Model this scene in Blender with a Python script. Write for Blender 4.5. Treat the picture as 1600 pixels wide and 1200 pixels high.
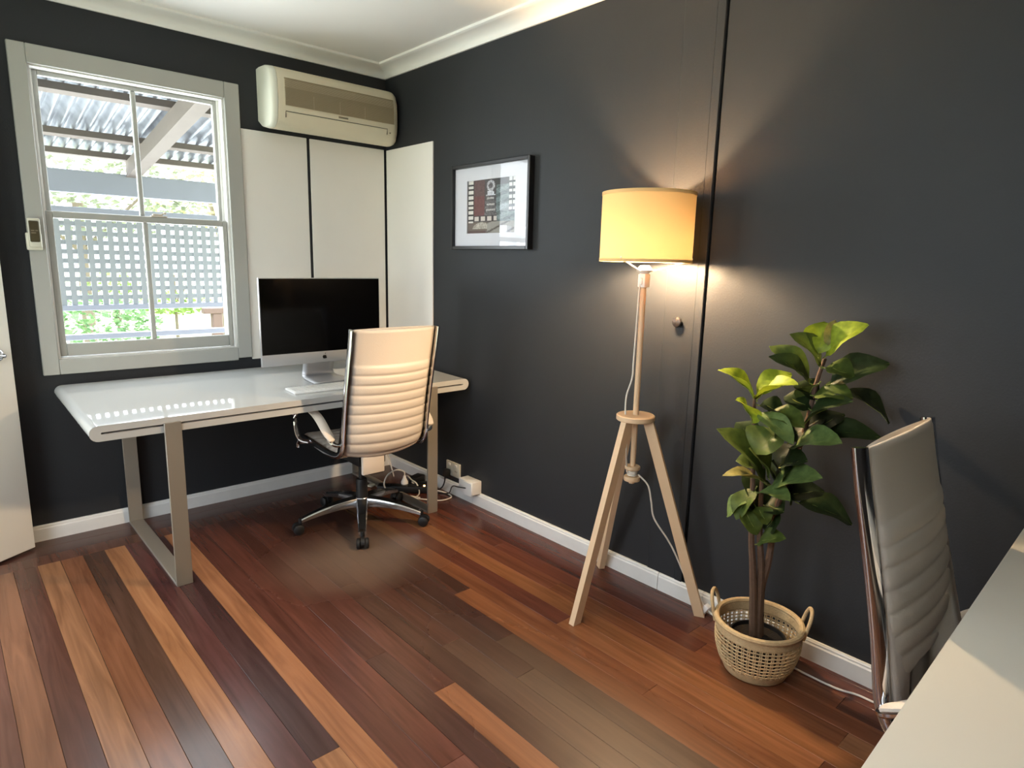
import bpy, bmesh, math, random
from mathutils import Vector, Matrix
R = math.radians
random.seed(7)
S = bpy.context.scene
COL = S.collection
for o in list(bpy.data.objects):
    bpy.data.objects.remove(o)

# ---------------------------------------------------------------- camera
CAM = Vector((-2.1596, -3.57, 1.342)); YAW, PITCH, ROLL, FPX = 0.7373, 0.1879, 0.0241, 999.22
def cam_axes():
    cy, sy = math.cos(YAW), math.sin(YAW); cp, sp = math.cos(PITCH), math.sin(PITCH)
    f = Vector((sy*cp, cy*cp, -sp)); r = Vector((cy, -sy, 0)); u = r.cross(f)
    cr, sr = math.cos(ROLL), math.sin(ROLL)
    return cr*r+sr*u, -sr*r+cr*u, f
AX_R, AX_U, AX_F = cam_axes()
cd = bpy.data.cameras.new('camera'); cam = bpy.data.objects.new('camera', cd); COL.objects.link(cam)
cd.sensor_fit = 'HORIZONTAL'; cd.sensor_width = 36; cd.lens = FPX/1600*36; cd.clip_start = .05; cd.clip_end = 300
m = Matrix((AX_R, AX_U, -AX_F)).transposed().to_4x4(); m.translation = CAM
cam.matrix_world = m
S.camera = cam

def at_depth(px, py, P0, off=0.):
    """world point of a pixel on the upright plane through P0 that faces the camera, off metres behind it"""
    d = AX_F + (px-800)/FPX*AX_R - (py-600)/FPX*AX_U
    v = Vector((P0[0]-CAM.x, P0[1]-CAM.y, 0)).normalized()
    t = ((Vector((P0[0], P0[1], 0))-CAM).dot(v)+off)/d.dot(v)
    return CAM + t*d

# ---------------------------------------------------------------- world, lights, exposure
W = bpy.data.worlds.new('world'); S.world = W; W.use_nodes = True
bg = W.node_tree.nodes['Background']; bg.inputs[0].default_value = (.88, .93, 1.0, 1); bg.inputs[1].default_value = 2.6
sd = bpy.data.lights.new('sun', 'SUN'); sd.energy = 7.0; sd.angle = R(3); sd.color = (1, .97, .93)
sun = bpy.data.objects.new('sun', sd); COL.objects.link(sun)
sun.rotation_euler = Vector((-.35, -.55, -1.0)).to_track_quat('-Z', 'Y').to_euler(); sun.location = (6, 10, 14)
def area(name, loc, direction, sx, sy, power, color):
    a = bpy.data.lights.new(name, 'AREA'); a.shape = 'RECTANGLE'; a.size = sx; a.size_y = sy; a.energy = power; a.color = color
    o = bpy.data.objects.new(name, a); COL.objects.link(o); o.location = loc
    o.rotation_euler = Vector(direction).to_track_quat('-Z', 'Z').to_euler(); return o
DAY = (.88, .95, 1.0)
area('fill_added_window', (-2.74, -2.65, 1.5), (1, 0, 0), 1.2, 1.15, 11, DAY)  # fill lamp at the added window, brightens the right wall
area('daylight_boost_garden', (-1.4, 2.6, .62), (0, -1, 0), 7.0, 2.5, 330, DAY)  # unseen lamp added to strengthen daylight coming from the garden
area('daylight_boost_back_window', (-1.351, .15, 1.60), (0, -1, -.1), .78, .96, 10, DAY)  # added lamp in the opening, boosts daylight through the window
area('daylight_boost_doorway', (-2.78, -.98, 1.05), (1, 0, 0), .8, 1.9, 10, DAY)  # added lamp, boosts the daylight entering by the doorway
S.view_settings.view_transform = 'Standard'; S.view_settings.look = 'None'
S.view_settings.exposure = 0.83; S.view_settings.gamma = 1; S.view_settings.use_curve_mapping = False
S.cycles.use_denoising = True
S.cycles.max_bounces = 10; S.cycles.diffuse_bounces = 6; S.cycles.transparent_max_bounces = 16; S.cycles.sample_clamp_indirect = 6
S.cycles.caustics_reflective = False; S.cycles.caustics_refractive = False

# ---------------------------------------------------------------- materials
def lin(c):
    return tuple(((x/255)/12.92 if x/255 <= .04045 else ((x/255+.055)/1.055)**2.4) for x in c)
def newmat(name):
    mt = bpy.data.materials.new(name); mt.use_nodes = True
    return mt, mt.node_tree, mt.node_tree.nodes['Principled BSDF']
def mat(name, rgb, rough=.5, metal=0., var=0., scale=20., bump=0., bscale=60., spec=.5, coat=0., trans=0.):
    mt, nt, p = newmat(name); c = lin(rgb)
    p.inputs['Base Color'].default_value = (*c, 1); p.inputs['Roughness'].default_value = rough
    p.inputs['Metallic'].default_value = metal; p.inputs['Specular IOR Level'].default_value = spec
    p.inputs['Coat Weight'].default_value = coat; p.inputs['Coat Roughness'].default_value = .08
    tc = nt.nodes.new('ShaderNodeTexCoord')
    if var:
        n = nt.nodes.new('ShaderNodeTexNoise'); n.inputs['Scale'].default_value = scale; n.inputs['Detail'].default_value = 5
        nt.links.new(tc.outputs['Object'], n.inputs['Vector'])
        mx = nt.nodes.new('ShaderNodeMix'); mx.data_type = 'RGBA'
        mx.inputs['A'].default_value = (*[x*(1-var) for x in c], 1); mx.inputs['B'].default_value = (*[min(1, x*(1+var)) for x in c], 1)
        nt.links.new(n.outputs['Fac'], mx.inputs['Factor']); nt.links.new(mx.outputs['Result'], p.inputs['Base Color'])
    if bump:
        n2 = nt.nodes.new('ShaderNodeTexNoise'); n2.inputs['Scale'].default_value = bscale; n2.inputs['Detail'].default_value = 4
        nt.links.new(tc.outputs['Object'], n2.inputs['Vector'])
        b = nt.nodes.new('ShaderNodeBump'); b.inputs['Strength'].default_value = bump; b.inputs['Distance'].default_value = .004
        nt.links.new(n2.outputs['Fac'], b.inputs['Height']); nt.links.new(b.outputs['Normal'], p.inputs['Normal'])
    return mt
M = {}
M['wall'] = mat('charcoal_wall_paint', (43, 45, 48), .55, var=.06, scale=6, bump=.12, bscale=140, spec=.28)
M['ceiling'] = mat('ceiling_paint', (246, 244, 239), .6, bump=.05, bscale=80)
M['trim'] = mat('white_gloss_trim', (225, 224, 220), .35, var=.03, scale=9, bump=.06, bscale=30)
M['base'] = mat('worn_white_baseboard', (228, 228, 224), .4, var=.08, scale=14, bump=.1, bscale=40)
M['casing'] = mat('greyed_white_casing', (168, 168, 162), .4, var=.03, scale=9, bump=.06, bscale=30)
M['foam'] = mat('white_board', (232, 228, 220), .75, var=.03, scale=5, bump=.08, bscale=200)
M['edge'] = mat('dark_board_edge', (40, 38, 34), .8)
M['ac'] = mat('aged_cream_plastic', (220, 211, 186), .5, var=.02)
M['grille'] = mat('grille_plastic', (176, 162, 134), .55)
M['cap'] = mat('white_plastic_cap', (226, 226, 212), .6, spec=.3)
M['dark'] = mat('dark_slot', (22, 20, 18), .7)
M['badge'] = mat('grey_badge', (120, 110, 92), .5)
M['desk'] = mat('white_lacquer', (190, 191, 189), .03, spec=.6)
M['table'] = mat('matte_cream_table', (230, 226, 214), .3)
M['door'] = mat('cream_white_door', (240, 237, 228), .4)
M['leg'] = mat('satin_beige_metal', (142, 135, 124), .42, metal=.25)
M['black'] = mat('black_plastic', (20, 20, 21), .45)
M['rubber'] = mat('black_rubber', (14, 14, 15), .55)
M['chrome'] = mat('chrome', (205, 205, 208), .1, metal=1.)
M['alu'] = mat('polished_aluminium', (190, 190, 192), .24, metal=1.)
M['alu_s'] = mat('satin_aluminium', (196, 196, 198), .38, metal=.75)
M['leather'] = mat('white_leatherette', (216, 206, 194), .45, bump=.15, bscale=260)
M['screen'] = mat('black_glass', (3, 3, 4), .12, spec=.18)
M['logo'] = mat('black_logo', (16, 14, 12), .3)
M['white'] = mat('white_plastic', (232, 231, 227), .35)
M['cable_w'] = mat('white_cable', (228, 222, 210), .45)
M['wood'] = mat('pale_birch', (222, 190, 152), .5, var=.07, scale=12)
M['bark'] = mat('brown_bark', (92, 70, 54), .85, var=.35, scale=60, bump=.5, bscale=90)
M['soil'] = mat('dark_soil', (24, 18, 14), .95, bump=.6, bscale=120)
M['seagrass'] = mat('woven_seagrass', (196, 170, 128), .8, var=.22, scale=90, bump=.5, bscale=250)
M['frame'] = mat('black_frame', (18, 18, 19), .35)
M['mount'] = mat('white_mount', (220, 220, 228), .7)
M['brass'] = mat('painted_latch', (190, 180, 165), .4)
M['remote'] = mat('cream_remote', (205, 202, 185), .45)
M['display'] = mat('brown_flap', (72, 64, 44), .3)
M['beam'] = mat('pale_blue_white_timber', (184, 192, 210), .6, var=.05, scale=8)
M['timber'] = mat('whitewashed_timber', (150, 141, 136), .7, var=.1, scale=14)
M['lattice'] = mat('grey_white_lattice', (182, 190, 196), .6)
M['post'] = mat('brown_post', (120, 100, 92), .8)
M['lawn'] = mat('bright_lawn', (176, 182, 150), .9, var=.2, scale=1.5)
M['trunk'] = mat('grey_trunk', (130, 120, 105), .9)
M['knob'] = mat('painted_knob', (40, 37, 37), .35)
M['chip'] = mat('bare_plaster_chip', (215, 212, 205), .8)

def leafmat(name, c1, c2, trans):
    mt, nt, p = newmat(name); p.inputs['Roughness'].default_value = .5; p.inputs['Specular IOR Level'].default_value = .3
    at = nt.nodes.new('ShaderNodeAttribute'); at.attribute_name = 'Col'
    oi = nt.nodes.new('ShaderNodeObjectInfo')
    mx = nt.nodes.new('ShaderNodeMix'); mx.data_type = 'RGBA'; mx.blend_type = 'MULTIPLY'; mx.inputs['Factor'].default_value = 1
    nt.links.new(oi.outputs['Color'], mx.inputs['A'])
    tc = nt.nodes.new('ShaderNodeTexCoord'); n = nt.nodes.new('ShaderNodeTexNoise'); n.inputs['Scale'].default_value = 45
    nt.links.new(tc.outputs['Object'], n.inputs['Vector'])
    cr = nt.nodes.new('ShaderNodeValToRGB'); cr.color_ramp.elements[0].position = .35; cr.color_ramp.elements[1].position = .7
    cr.color_ramp.elements[0].color = (.62, .66, .6, 1); cr.color_ramp.elements[1].color = (1.05, 1.05, 1, 1)
    nt.links.new(n.outputs['Fac'], cr.inputs['Fac']); nt.links.new(cr.outputs['Color'], mx.inputs['B'])
    nt.links.new(mx.outputs['Result'], p.inputs['Base Color'])
    tr = nt.nodes.new('ShaderNodeBsdfTranslucent'); nt.links.new(mx.outputs['Result'], tr.inputs['Color'])
    ms = nt.nodes.new('ShaderNodeMixShader'); ms.inputs['Fac'].default_value = trans
    out = nt.nodes['Material Output']
    nt.links.new(p.outputs[0], ms.inputs[1]); nt.links.new(tr.outputs[0], ms.inputs[2]); nt.links.new(ms.outputs[0], out.inputs['Surface'])
    return mt
M['leaf'] = leafmat('rubber_plant_leaf', 0, 0, .22)

def fabric_shade():
    mt, nt, p = newmat('cream_lamp_fabric'); c = (*lin((234, 192, 130)), 1)
    p.inputs['Base Color'].default_value = c; p.inputs['Roughness'].default_value = .9
    tr = nt.nodes.new('ShaderNodeBsdfTranslucent'); tr.inputs['Color'].default_value = c
    ms = nt.nodes.new('ShaderNodeMixShader'); ms.inputs['Fac'].default_value = .021
    nt.links.new(p.outputs[0], ms.inputs[1]); nt.links.new(tr.outputs[0], ms.inputs[2])
    nt.links.new(ms.outputs[0], nt.nodes['Material Output'].inputs['Surface']); return mt
M['shade'] = fabric_shade()
def roofmat():
    mt, nt, p = newmat('corrugated_translucent_sheet'); c = (*lin((214, 224, 232)), 1)
    tc = nt.nodes.new('ShaderNodeTexCoord'); n = nt.nodes.new('ShaderNodeTexNoise'); n.inputs['Scale'].default_value = 9; n.inputs['Detail'].default_value = 6
    nt.links.new(tc.outputs['Object'], n.inputs['Vector'])
    cr = nt.nodes.new('ShaderNodeValToRGB'); cr.color_ramp.elements[0].position = .3; cr.color_ramp.elements[1].position = .65
    cr.color_ramp.elements[0].color = (*lin((132, 138, 146)), 1); cr.color_ramp.elements[1].color = (*lin((172, 178, 186)), 1)
    nt.links.new(n.outputs['Fac'], cr.inputs['Fac']); nt.links.new(cr.outputs['Color'], p.inputs['Base Color'])
    p.inputs['Roughness'].default_value = .3; p.inputs['Metallic'].default_value = .55
    tr = nt.nodes.new('ShaderNodeBsdfTranslucent'); nt.links.new(cr.outputs['Color'], tr.inputs['Color'])
    ms = nt.nodes.new('ShaderNodeMixShader'); ms.inputs['Fac'].default_value = .05
    nt.links.new(p.outputs[0], ms.inputs[1]); nt.links.new(tr.outputs[0], ms.inputs[2])
    nt.links.new(ms.outputs[0], nt.nodes['Material Output'].inputs['Surface']); return mt
M['roof'] = roofmat()
def glassmat(name, refl):
    mt = bpy.data.materials.new(name); mt.use_nodes = True; nt = mt.node_tree; nt.nodes.remove(nt.nodes['Principled BSDF'])
    t = nt.nodes.new('ShaderNodeBsdfTransparent'); t.inputs[0].default_value = (.975, .978, .98, 1)
    g = nt.nodes.new('ShaderNodeBsdfGlossy'); g.inputs['Roughness'].default_value = .02
    f = nt.nodes.new('ShaderNodeFresnel'); f.inputs['IOR'].default_value = refl
    ge = nt.nodes.new('ShaderNodeNewGeometry'); iv = nt.nodes.new('ShaderNodeMath'); iv.operation = 'SUBTRACT'; iv.inputs[0].default_value = 1
    ml = nt.nodes.new('ShaderNodeMath'); ml.operation = 'MULTIPLY'; nt.links.new(ge.outputs['Backfacing'], iv.inputs[1])
    nt.links.new(iv.outputs[0], ml.inputs[0]); nt.links.new(f.outputs[0], ml.inputs[1])
    ms = nt.nodes.new('ShaderNodeMixShader'); nt.links.new(ml.outputs[0], ms.inputs[0])
    nt.links.new(t.outputs[0], ms.inputs[1]); nt.links.new(g.outputs[0], ms.inputs[2])
    nt.links.new(ms.outputs[0], nt.nodes['Material Output'].inputs['Surface']); return mt
M['glass'] = glassmat('window_glass', 1.3)
M['pglass'] = glassmat('picture_glass', 1.5)
def emit(name, rgb, st):
    mt = bpy.data.materials.new(name); mt.use_nodes = True; nt = mt.node_tree; nt.nodes.remove(nt.nodes['Principled BSDF'])
    e = nt.nodes.new('ShaderNodeEmission'); e.inputs[0].default_value = (*rgb, 1); e.inputs[1].default_value = st
    nt.links.new(e.outputs[0], nt.nodes['Material Output'].inputs['Surface']); return mt
def vcolmat(name, rough=.7):
    mt, nt, p = newmat(name); a = nt.nodes.new('ShaderNodeAttribute'); a.attribute_name = 'Col'
    nt.links.new(a.outputs['Color'], p.inputs['Base Color']); p.inputs['Roughness'].default_value = rough; return mt
M['print'] = vcolmat('printed_paper')
def floormat():
    mt, nt, p = newmat('polished_hardwood'); N = nt.nodes.new; L = nt.links.new
    oi = N('ShaderNodeObjectInfo'); geo = N('ShaderNodeNewGeometry')
    at = N('ShaderNodeAttribute'); at.attribute_type = 'OBJECT'; at.attribute_name = '["along_x"]'
    sep = N('ShaderNodeSeparateXYZ'); L(geo.outputs['Position'], sep.inputs[0])
    # stretch the grain along the board
    mp = N('ShaderNodeMapping'); mp.inputs['Scale'].default_value = (26, 1.6, 1); L(geo.outputs['Position'], mp.inputs['Vector'])
    add = N('ShaderNodeVectorMath'); add.operation = 'ADD'; L(mp.outputs[0], add.inputs[0])
    cmb = N('ShaderNodeCombineXYZ'); ml = N('ShaderNodeMath'); ml.operation = 'MULTIPLY'; ml.inputs[1].default_value = 37; L(oi.outputs['Random'], ml.inputs[0])
    L(ml.outputs[0], cmb.inputs['Z']); L(ml.outputs[0], cmb.inputs['Y']); L(cmb.outputs[0], add.inputs[1])
    n = N('ShaderNodeTexNoise'); n.inputs['Scale'].default_value = 1.3; n.inputs['Detail'].default_value = 7; n.inputs['Distortion'].default_value = .9; L(add.outputs[0], n.inputs['Vector'])
    cr = N('ShaderNodeValToRGB'); cr.color_ramp.elements[0].position = .3; cr.color_ramp.elements[1].position = .72
    cr.color_ramp.elements[0].color = (.66, .62, .58, 1); cr.color_ramp.elements[1].color = (1.18, 1.18, 1.16, 1); L(n.outputs['Fac'], cr.inputs['Fac'])
    mx = N('ShaderNodeMix'); mx.data_type = 'RGBA'; mx.blend_type = 'MULTIPLY'; mx.inputs['Factor'].default_value = 1
    L(oi.outputs['Color'], mx.inputs['A']); L(cr.outputs['Color'], mx.inputs['B'])
    # dull scuffed patch worn by the chair castors, and a second faint one further along
    def blob(cx, cy, rx, ry):
        d = N('ShaderNodeVectorMath'); d.operation = 'SUBTRACT'; d.inputs[1].default_value = (cx, cy, 0); L(geo.outputs['Position'], d.inputs[0])
        s = N('ShaderNodeVectorMath'); s.operation = 'MULTIPLY'; s.inputs[1].default_value = (1/rx, 1/ry, 0); L(d.outputs[0], s.inputs[0])
        nn = N('ShaderNodeTexNoise'); nn.inputs['Scale'].default_value = 5; nn.inputs['Detail'].default_value = 5; L(geo.outputs['Position'], nn.inputs['Vector'])
        ln = N('ShaderNodeVectorMath'); ln.operation = 'LENGTH'; L(s.outputs[0], ln.inputs[0])
        a = N('ShaderNodeMath'); a.operation = 'MULTIPLY_ADD'; a.inputs[1].default_value = -.5; a.inputs[2].default_value = .25; L(nn.outputs['Fac'], a.inputs[0])
        b = N('ShaderNodeMath'); b.operation = 'ADD'; L(ln.outputs['Value'], b.inputs[0]); L(a.outputs[0], b.inputs[1])
        r = N('ShaderNodeMapRange'); r.interpolation_type = 'SMOOTHSTEP'; r.inputs['From Min'].default_value = 1.2; r.inputs['From Max'].default_value = .1; L(b.outputs[0], r.inputs['Value'])
        return r.outputs['Result']
    b1 = blob(-.82, -1.08, .42, .34); b2 = blob(-.85, -2.5, .26, .7)
    m1 = N('ShaderNodeMath'); m1.operation = 'MULTIPLY'; m1.inputs[1].default_value = .6; L(b1, m1.inputs[0])
    m2 = N('ShaderNodeMath'); m2.operation = 'MULTIPLY'; m2.inputs[1].default_value = .34; L(b2, m2.inputs[0])
    mm = N('ShaderNodeMath'); mm.operation = 'MAXIMUM'; L(m1.outputs[0], mm.inputs[0]); L(m2.outputs[0], mm.inputs[1])
    md = N('ShaderNodeMix'); md.data_type = 'RGBA'; md.inputs['B'].default_value = (*lin((128, 110, 94)), 1)
    L(mm.outputs[0], md.inputs['Factor']); L(mx.outputs['Result'], md.inputs['A']); L(md.outputs['Result'], p.inputs['Base Color'])
    rr = N('ShaderNodeMath'); rr.operation = 'MULTIPLY_ADD'; rr.inputs[1].default_value = .35; rr.inputs[2].default_value = .27; L(mm.outputs[0], rr.inputs[0])
    L(rr.outputs[0], p.inputs['Roughness'])
    bp = N('ShaderNodeBump'); bp.inputs['Strength'].default_value = .06; bp.inputs['Distance'].default_value = .002; L(n.outputs['Fac'], bp.inputs['Height']); L(bp.outputs['Normal'], p.inputs['Normal'])
    return mt
M['floor'] = floormat()

# ---------------------------------------------------------------- mesh helpers
class MB:
    def __init__(s): s.v = []; s.f = []; s.sm = []
    def add(s, vs, fs, smooth=False):
        b = len(s.v); s.v += [tuple(v) for v in vs]; s.f += [tuple(i+b for i in f) for f in fs]; s.sm += [smooth]*len(fs); return s
    def box(s, x0, x1, y0, y1, z0, z1, mtx=None):
        vs = [(x, y, z) for x in (x0, x1) for y in (y0, y1) for z in (z0, z1)]
        if mtx is not None: vs = [mtx @ Vector(v) for v in vs]
        return s.add(vs, [(0, 1, 3, 2), (4, 6, 7, 5), (0, 4, 5, 1), (2, 3, 7, 6), (0, 2, 6, 4), (1, 5, 7, 3)])
    def bbox(s, x0, x1, y0, y1, z0, z1, b=.004, seg=2, mtx=None):
        bm = bmesh.new(); bmesh.ops.create_cube(bm, size=1)
        for v in bm.verts:
            v.co = Vector((x0+(v.co.x+.5)*(x1-x0), y0+(v.co.y+.5)*(y1-y0), z0+(v.co.z+.5)*(z1-z0)))
        bmesh.ops.bevel(bm, geom=list(bm.edges), offset=b, segments=seg, profile=.5, affect='EDGES')
        return s.frombm(bm, mtx, True)
    def frombm(s, bm, mtx=None, smooth=True):
        bm.verts.index_update()
        vs = [(mtx @ v.co) if mtx is not None else v.co.copy() for v in bm.verts]
        fs = [[v.index for v in f.verts] for f in bm.faces]; bm.free(); return s.add(vs, fs, smooth)
    def tube(s, pts, r, n=8, closed=False, flat=None, up=None):
        """tube along points; r number or list; flat=(a,b) gives an oval section: a along the side axis, b along the up axis"""
        P = [Vector(p) for p in pts]; k = len(P); rs = r if isinstance(r, (list, tuple)) else [r]*k
        rings = []; prev = None
        for i in range(k):
            if closed: t = P[(i+1) % k]-P[i-1]
            else: t = P[min(i+1, k-1)]-P[max(i-1, 0)]
            if t.length < 1e-9: t = Vector((0, 0, 1))
            t.normalize()
            if up is not None: a = Vector(up)
            elif prev is None: a = Vector((0, 0, 1)) if abs(t.z) < .9 else Vector((1, 0, 0))
            else: a = prev
            a = (a-t*a.dot(t)).normalized(); b = t.cross(a); prev = a
            fa, fb = flat if flat else (1, 1)
            rings.append([P[i]+(a*math.cos(2*math.pi*j/n)*fa+b*math.sin(2*math.pi*j/n)*fb)*rs[i] for j in range(n)])
        vs = [v for rg in rings for v in rg]; fs = []
        for i in range(k if closed else k-1):
            i2 = (i+1) % k
            for j in range(n):
                fs.append((i*n+j, i*n+(j+1) % n, i2*n+(j+1) % n, i2*n+j))
        if not closed: fs += [tuple(range(n))[::-1], tuple((k-1)*n+j for j in range(n))]
        return s.add(vs, fs, True)
    def lathe(s, prof, n=24, o=(0, 0, 0), mtx=None, cap=True):
        vs = []; fs = []; k = len(prof)
        for j in range(n):
            a = 2*math.pi*j/n
            for r, z in prof: vs.append(Vector((o[0]+r*math.cos(a), o[1]+r*math.sin(a), o[2]+z)))
        for j in range(n):
            j2 = (j+1) % n
            for i in range(k-1): fs.append((j*k+i, j2*k+i, j2*k+i+1, j*k+i+1))
        if cap:
            if prof[0][0] > 1e-6: fs.append(tuple(j*k for j in range(n))[::-1])
            if prof[-1][0] > 1e-6: fs.append(tuple(j*k+k-1 for j in range(n)))
        if mtx is not None: vs = [mtx @ v for v in vs]
        return s.add(vs, fs, True)
    def prism(s, poly, h0, h1, axis='z', smooth=False):
        def P(a, b, h): return {'z': (a, b, h), 'y': (a, h, b), 'x': (h, a, b)}[axis]
        n = len(poly); vs = [P(a, b, h0) for a, b in poly]+[P(a, b, h1) for a, b in poly]
        fs = [tuple(range(n))[::-1], tuple(range(n, 2*n))]+[(i, (i+1) % n, n+(i+1) % n, n+i) for i in range(n)]
        return s.add(vs, fs, smooth)
    def grid(s, fn, nu, nv, smooth=True, closed_u=False):
        vs = [fn(i/(nu if closed_u else nu-1), j/(nv-1)) for i in range(nu) for j in range(nv)]
        fs = [(i*nv+j, ((i+1) % nu)*nv+j, ((i+1) % nu)*nv+j+1, i*nv+j+1) for i in range(nu if closed_u else nu-1) for j in range(nv-1)]
        return s.add(vs, fs, smooth)
    def mesh(s, name, material, ang=40):
        me = bpy.data.meshes.new(name); me.from_pydata([tuple(v) for v in s.v], [], s.f); me.validate()
        bm = bmesh.new(); bm.from_mesh(me); bmesh.ops.recalc_face_normals(bm, faces=bm.faces); bm.to_mesh(me); bm.free()
        if len(s.sm) == len(me.polygons): me.polygons.foreach_set('use_smooth', s.sm)
        if any(s.sm): me.set_sharp_from_angle(angle=R(ang))
        if material is not None: me.materials.append(material)
        return me
    def build(s, name, material, parent=None, ang=40):
        o = bpy.data.objects.new(name, s.mesh(name, material, ang)); COL.objects.link(o)
        if parent is not None: o.parent = parent
        return o
def tag(o, label=None, cat=None, group=None, kind=None):
    for k, v in (('label', label), ('category', cat), ('group', group), ('kind', kind)):
        if v: o[k] = v
    return o
def empty(name, loc=(0, 0, 0), rz=0., parent=None):
    o = bpy.data.objects.new(name, None); COL.objects.link(o); o.location = loc; o.rotation_euler.z = rz; o.empty_display_size = .1
    if parent is not None: o.parent = parent
    return o
def bez(pts, n=8):
    """Catmull-Rom through points"""
    P = [Vector(p) for p in pts]; out = []
    for i in range(len(P)-1):
        p0, p1, p2, p3 = P[max(i-1, 0)], P[i], P[i+1], P[min(i+2, len(P)-1)]
        for k in range(n):
            t = k/n
            out.append(.5*((2*p1)+(p2-p0)*t+(2*p0-5*p1+4*p2-p3)*t*t+(3*p1-p0-3*p2+p3)*t**3))
    out.append(P[-1]); return out

# ================================================================ THE SETTING
XL, YF, ZC, ZB = -2.64, -4.6, 2.455, 2.397        # left wall, front wall, ceiling, cornice bottom
WT = .13
# back wall with the window hole
wx0, wx1, wz0, wz1 = -1.755, -.947, .85, 2.13
b = MB()
b.box(XL-WT, wx0, 0, WT, 0, ZC).box(wx1, WT, 0, WT, 0, ZC).box(wx0, wx1, 0, WT, 0, wz0).box(wx0, wx1, 0, WT, wz1, ZC)
tag(b.build('wall_back', M['wall']), kind='structure')
# right wall: two sheets with an open joint, a cover strip beside it
wr = empty('wall_right'); tag(wr, kind='structure')
SEAM = -2.261
MB().box(0, WT, SEAM+.004, 0, 0, ZC).build('wall_panel', M['wall'], wr)
MB().box(0, WT, YF-WT, SEAM-.004, 0, ZC).build('wall_panel', M['wall'], wr)
MB().box(.03, WT, SEAM-.004, SEAM+.004, 0, ZC).build('joint_backing', M['dark'], wr)
MB().bbox(-.004, .0005, -2.222, -2.085, .072, ZB, .002, 1).build('cover_strip', M['wall'], wr)
MB().bbox(-.0075, -.0035, SEAM+.005, -2.222, .072, ZB, .002, 1).build('cover_strip', M['wall'], wr)
# left wall with doorway and a window added for light nearer the viewer
dy0, dy1, dz = -1.35, -.48, 2.05
fy0, fy1, fz0, fz1 = -3.3, -2.0, .92, 2.12
b = MB().box(XL-WT, XL, YF-WT, fy0, 0, ZC).box(XL-WT, XL, fy1, dy0, 0, ZC).box(XL-WT, XL, dy1, 0, 0, ZC).box(XL-WT, XL, dy0, dy1, dz, ZC).box(XL-WT, XL, fy0, fy1, 0, fz0).box(XL-WT, XL, fy0, fy1, fz1, ZC)
tag(b.build('wall_left', M['wall']), kind='structure')
tag(MB().box(XL, 0, YF-WT, YF, 0, ZC).build('wall_front', M['wall']), kind='structure')
tag(MB().box(XL-WT, WT, YF-WT, WT, ZC, ZC+.1).build('ceiling', M['ceiling']), kind='structure')
# cornices with mitred corners
prof = [(0, ZB-.002), (.010, ZB-.002), (.013, ZB+.006)]
for k in range(8):
    a = k/7*math.pi/2; prof.append((.013+.072*(1-math.cos(a)), ZB+.006+.036*math.sin(a)))
prof += [(.092, ZB+.044), (.098, ZB+.047), (.098, ZC), (0, ZC)]
def cornice(name, ends):
    # ends: function (d)->two xy points of the run at inset d
    vs = []
    for d, z in prof:
        for p in ends(d): vs.append((p[0], p[1], z))
    n = len(prof); fs = [(2*i, 2*((i+1) % n), 2*((i+1) % n)+1, 2*i+1) for i in range(n)]
    tag(MB().add(vs, fs, True).build(name, M['ceiling'], ang=50), kind='structure')
cornice('trim_1', lambda d: ((XL+d, -d), (-d, -d)))
cornice('trim_2', lambda d: ((-d, -d), (-d, YF+d)))
cornice('trim_3', lambda d: ((-d, YF+d), (XL+d, YF+d)))
cornice('trim_4', lambda d: ((XL+d, YF+d), (XL+d, -d)))
# baseboards
def basebd(name, segs, axis):
    root = empty(name); tag(root, kind='structure')
    for a0, a1 in segs:
        pf = [(0, 0), (-.015, 0), (-.015, .058), (-.012, .064), (-.012, .069), (-.008, .075), (0, .075)]
        b = MB()
        if axis == 'back': b.prism([(y, z) for y, z in pf], a0, a1, 'x')
        elif axis == 'right': b.prism([(x, z) for x, z in pf], a0, a1, 'y')
        elif axis == 'left': b.prism([(XL-x, z) for x, z in pf], a0, a1, 'y')
        else: b.prism([(YF-y, z) for y, z in pf], a0, a1, 'x')
        b.build('board', M['base'], root)
basebd('baseboard_back', [(XL+.015, -.015)], 'back')
basebd('baseboard_right', [(-.9, 0), (-2.148, -.902), (-2.36, -2.151), (YF, -2.3615)], 'right')
basebd('baseboard_left', [(-.41, -.015), (YF+.015, -1.42)], 'left')
basebd('baseboard_front', [(XL+.015, -.015)], 'front')

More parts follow.
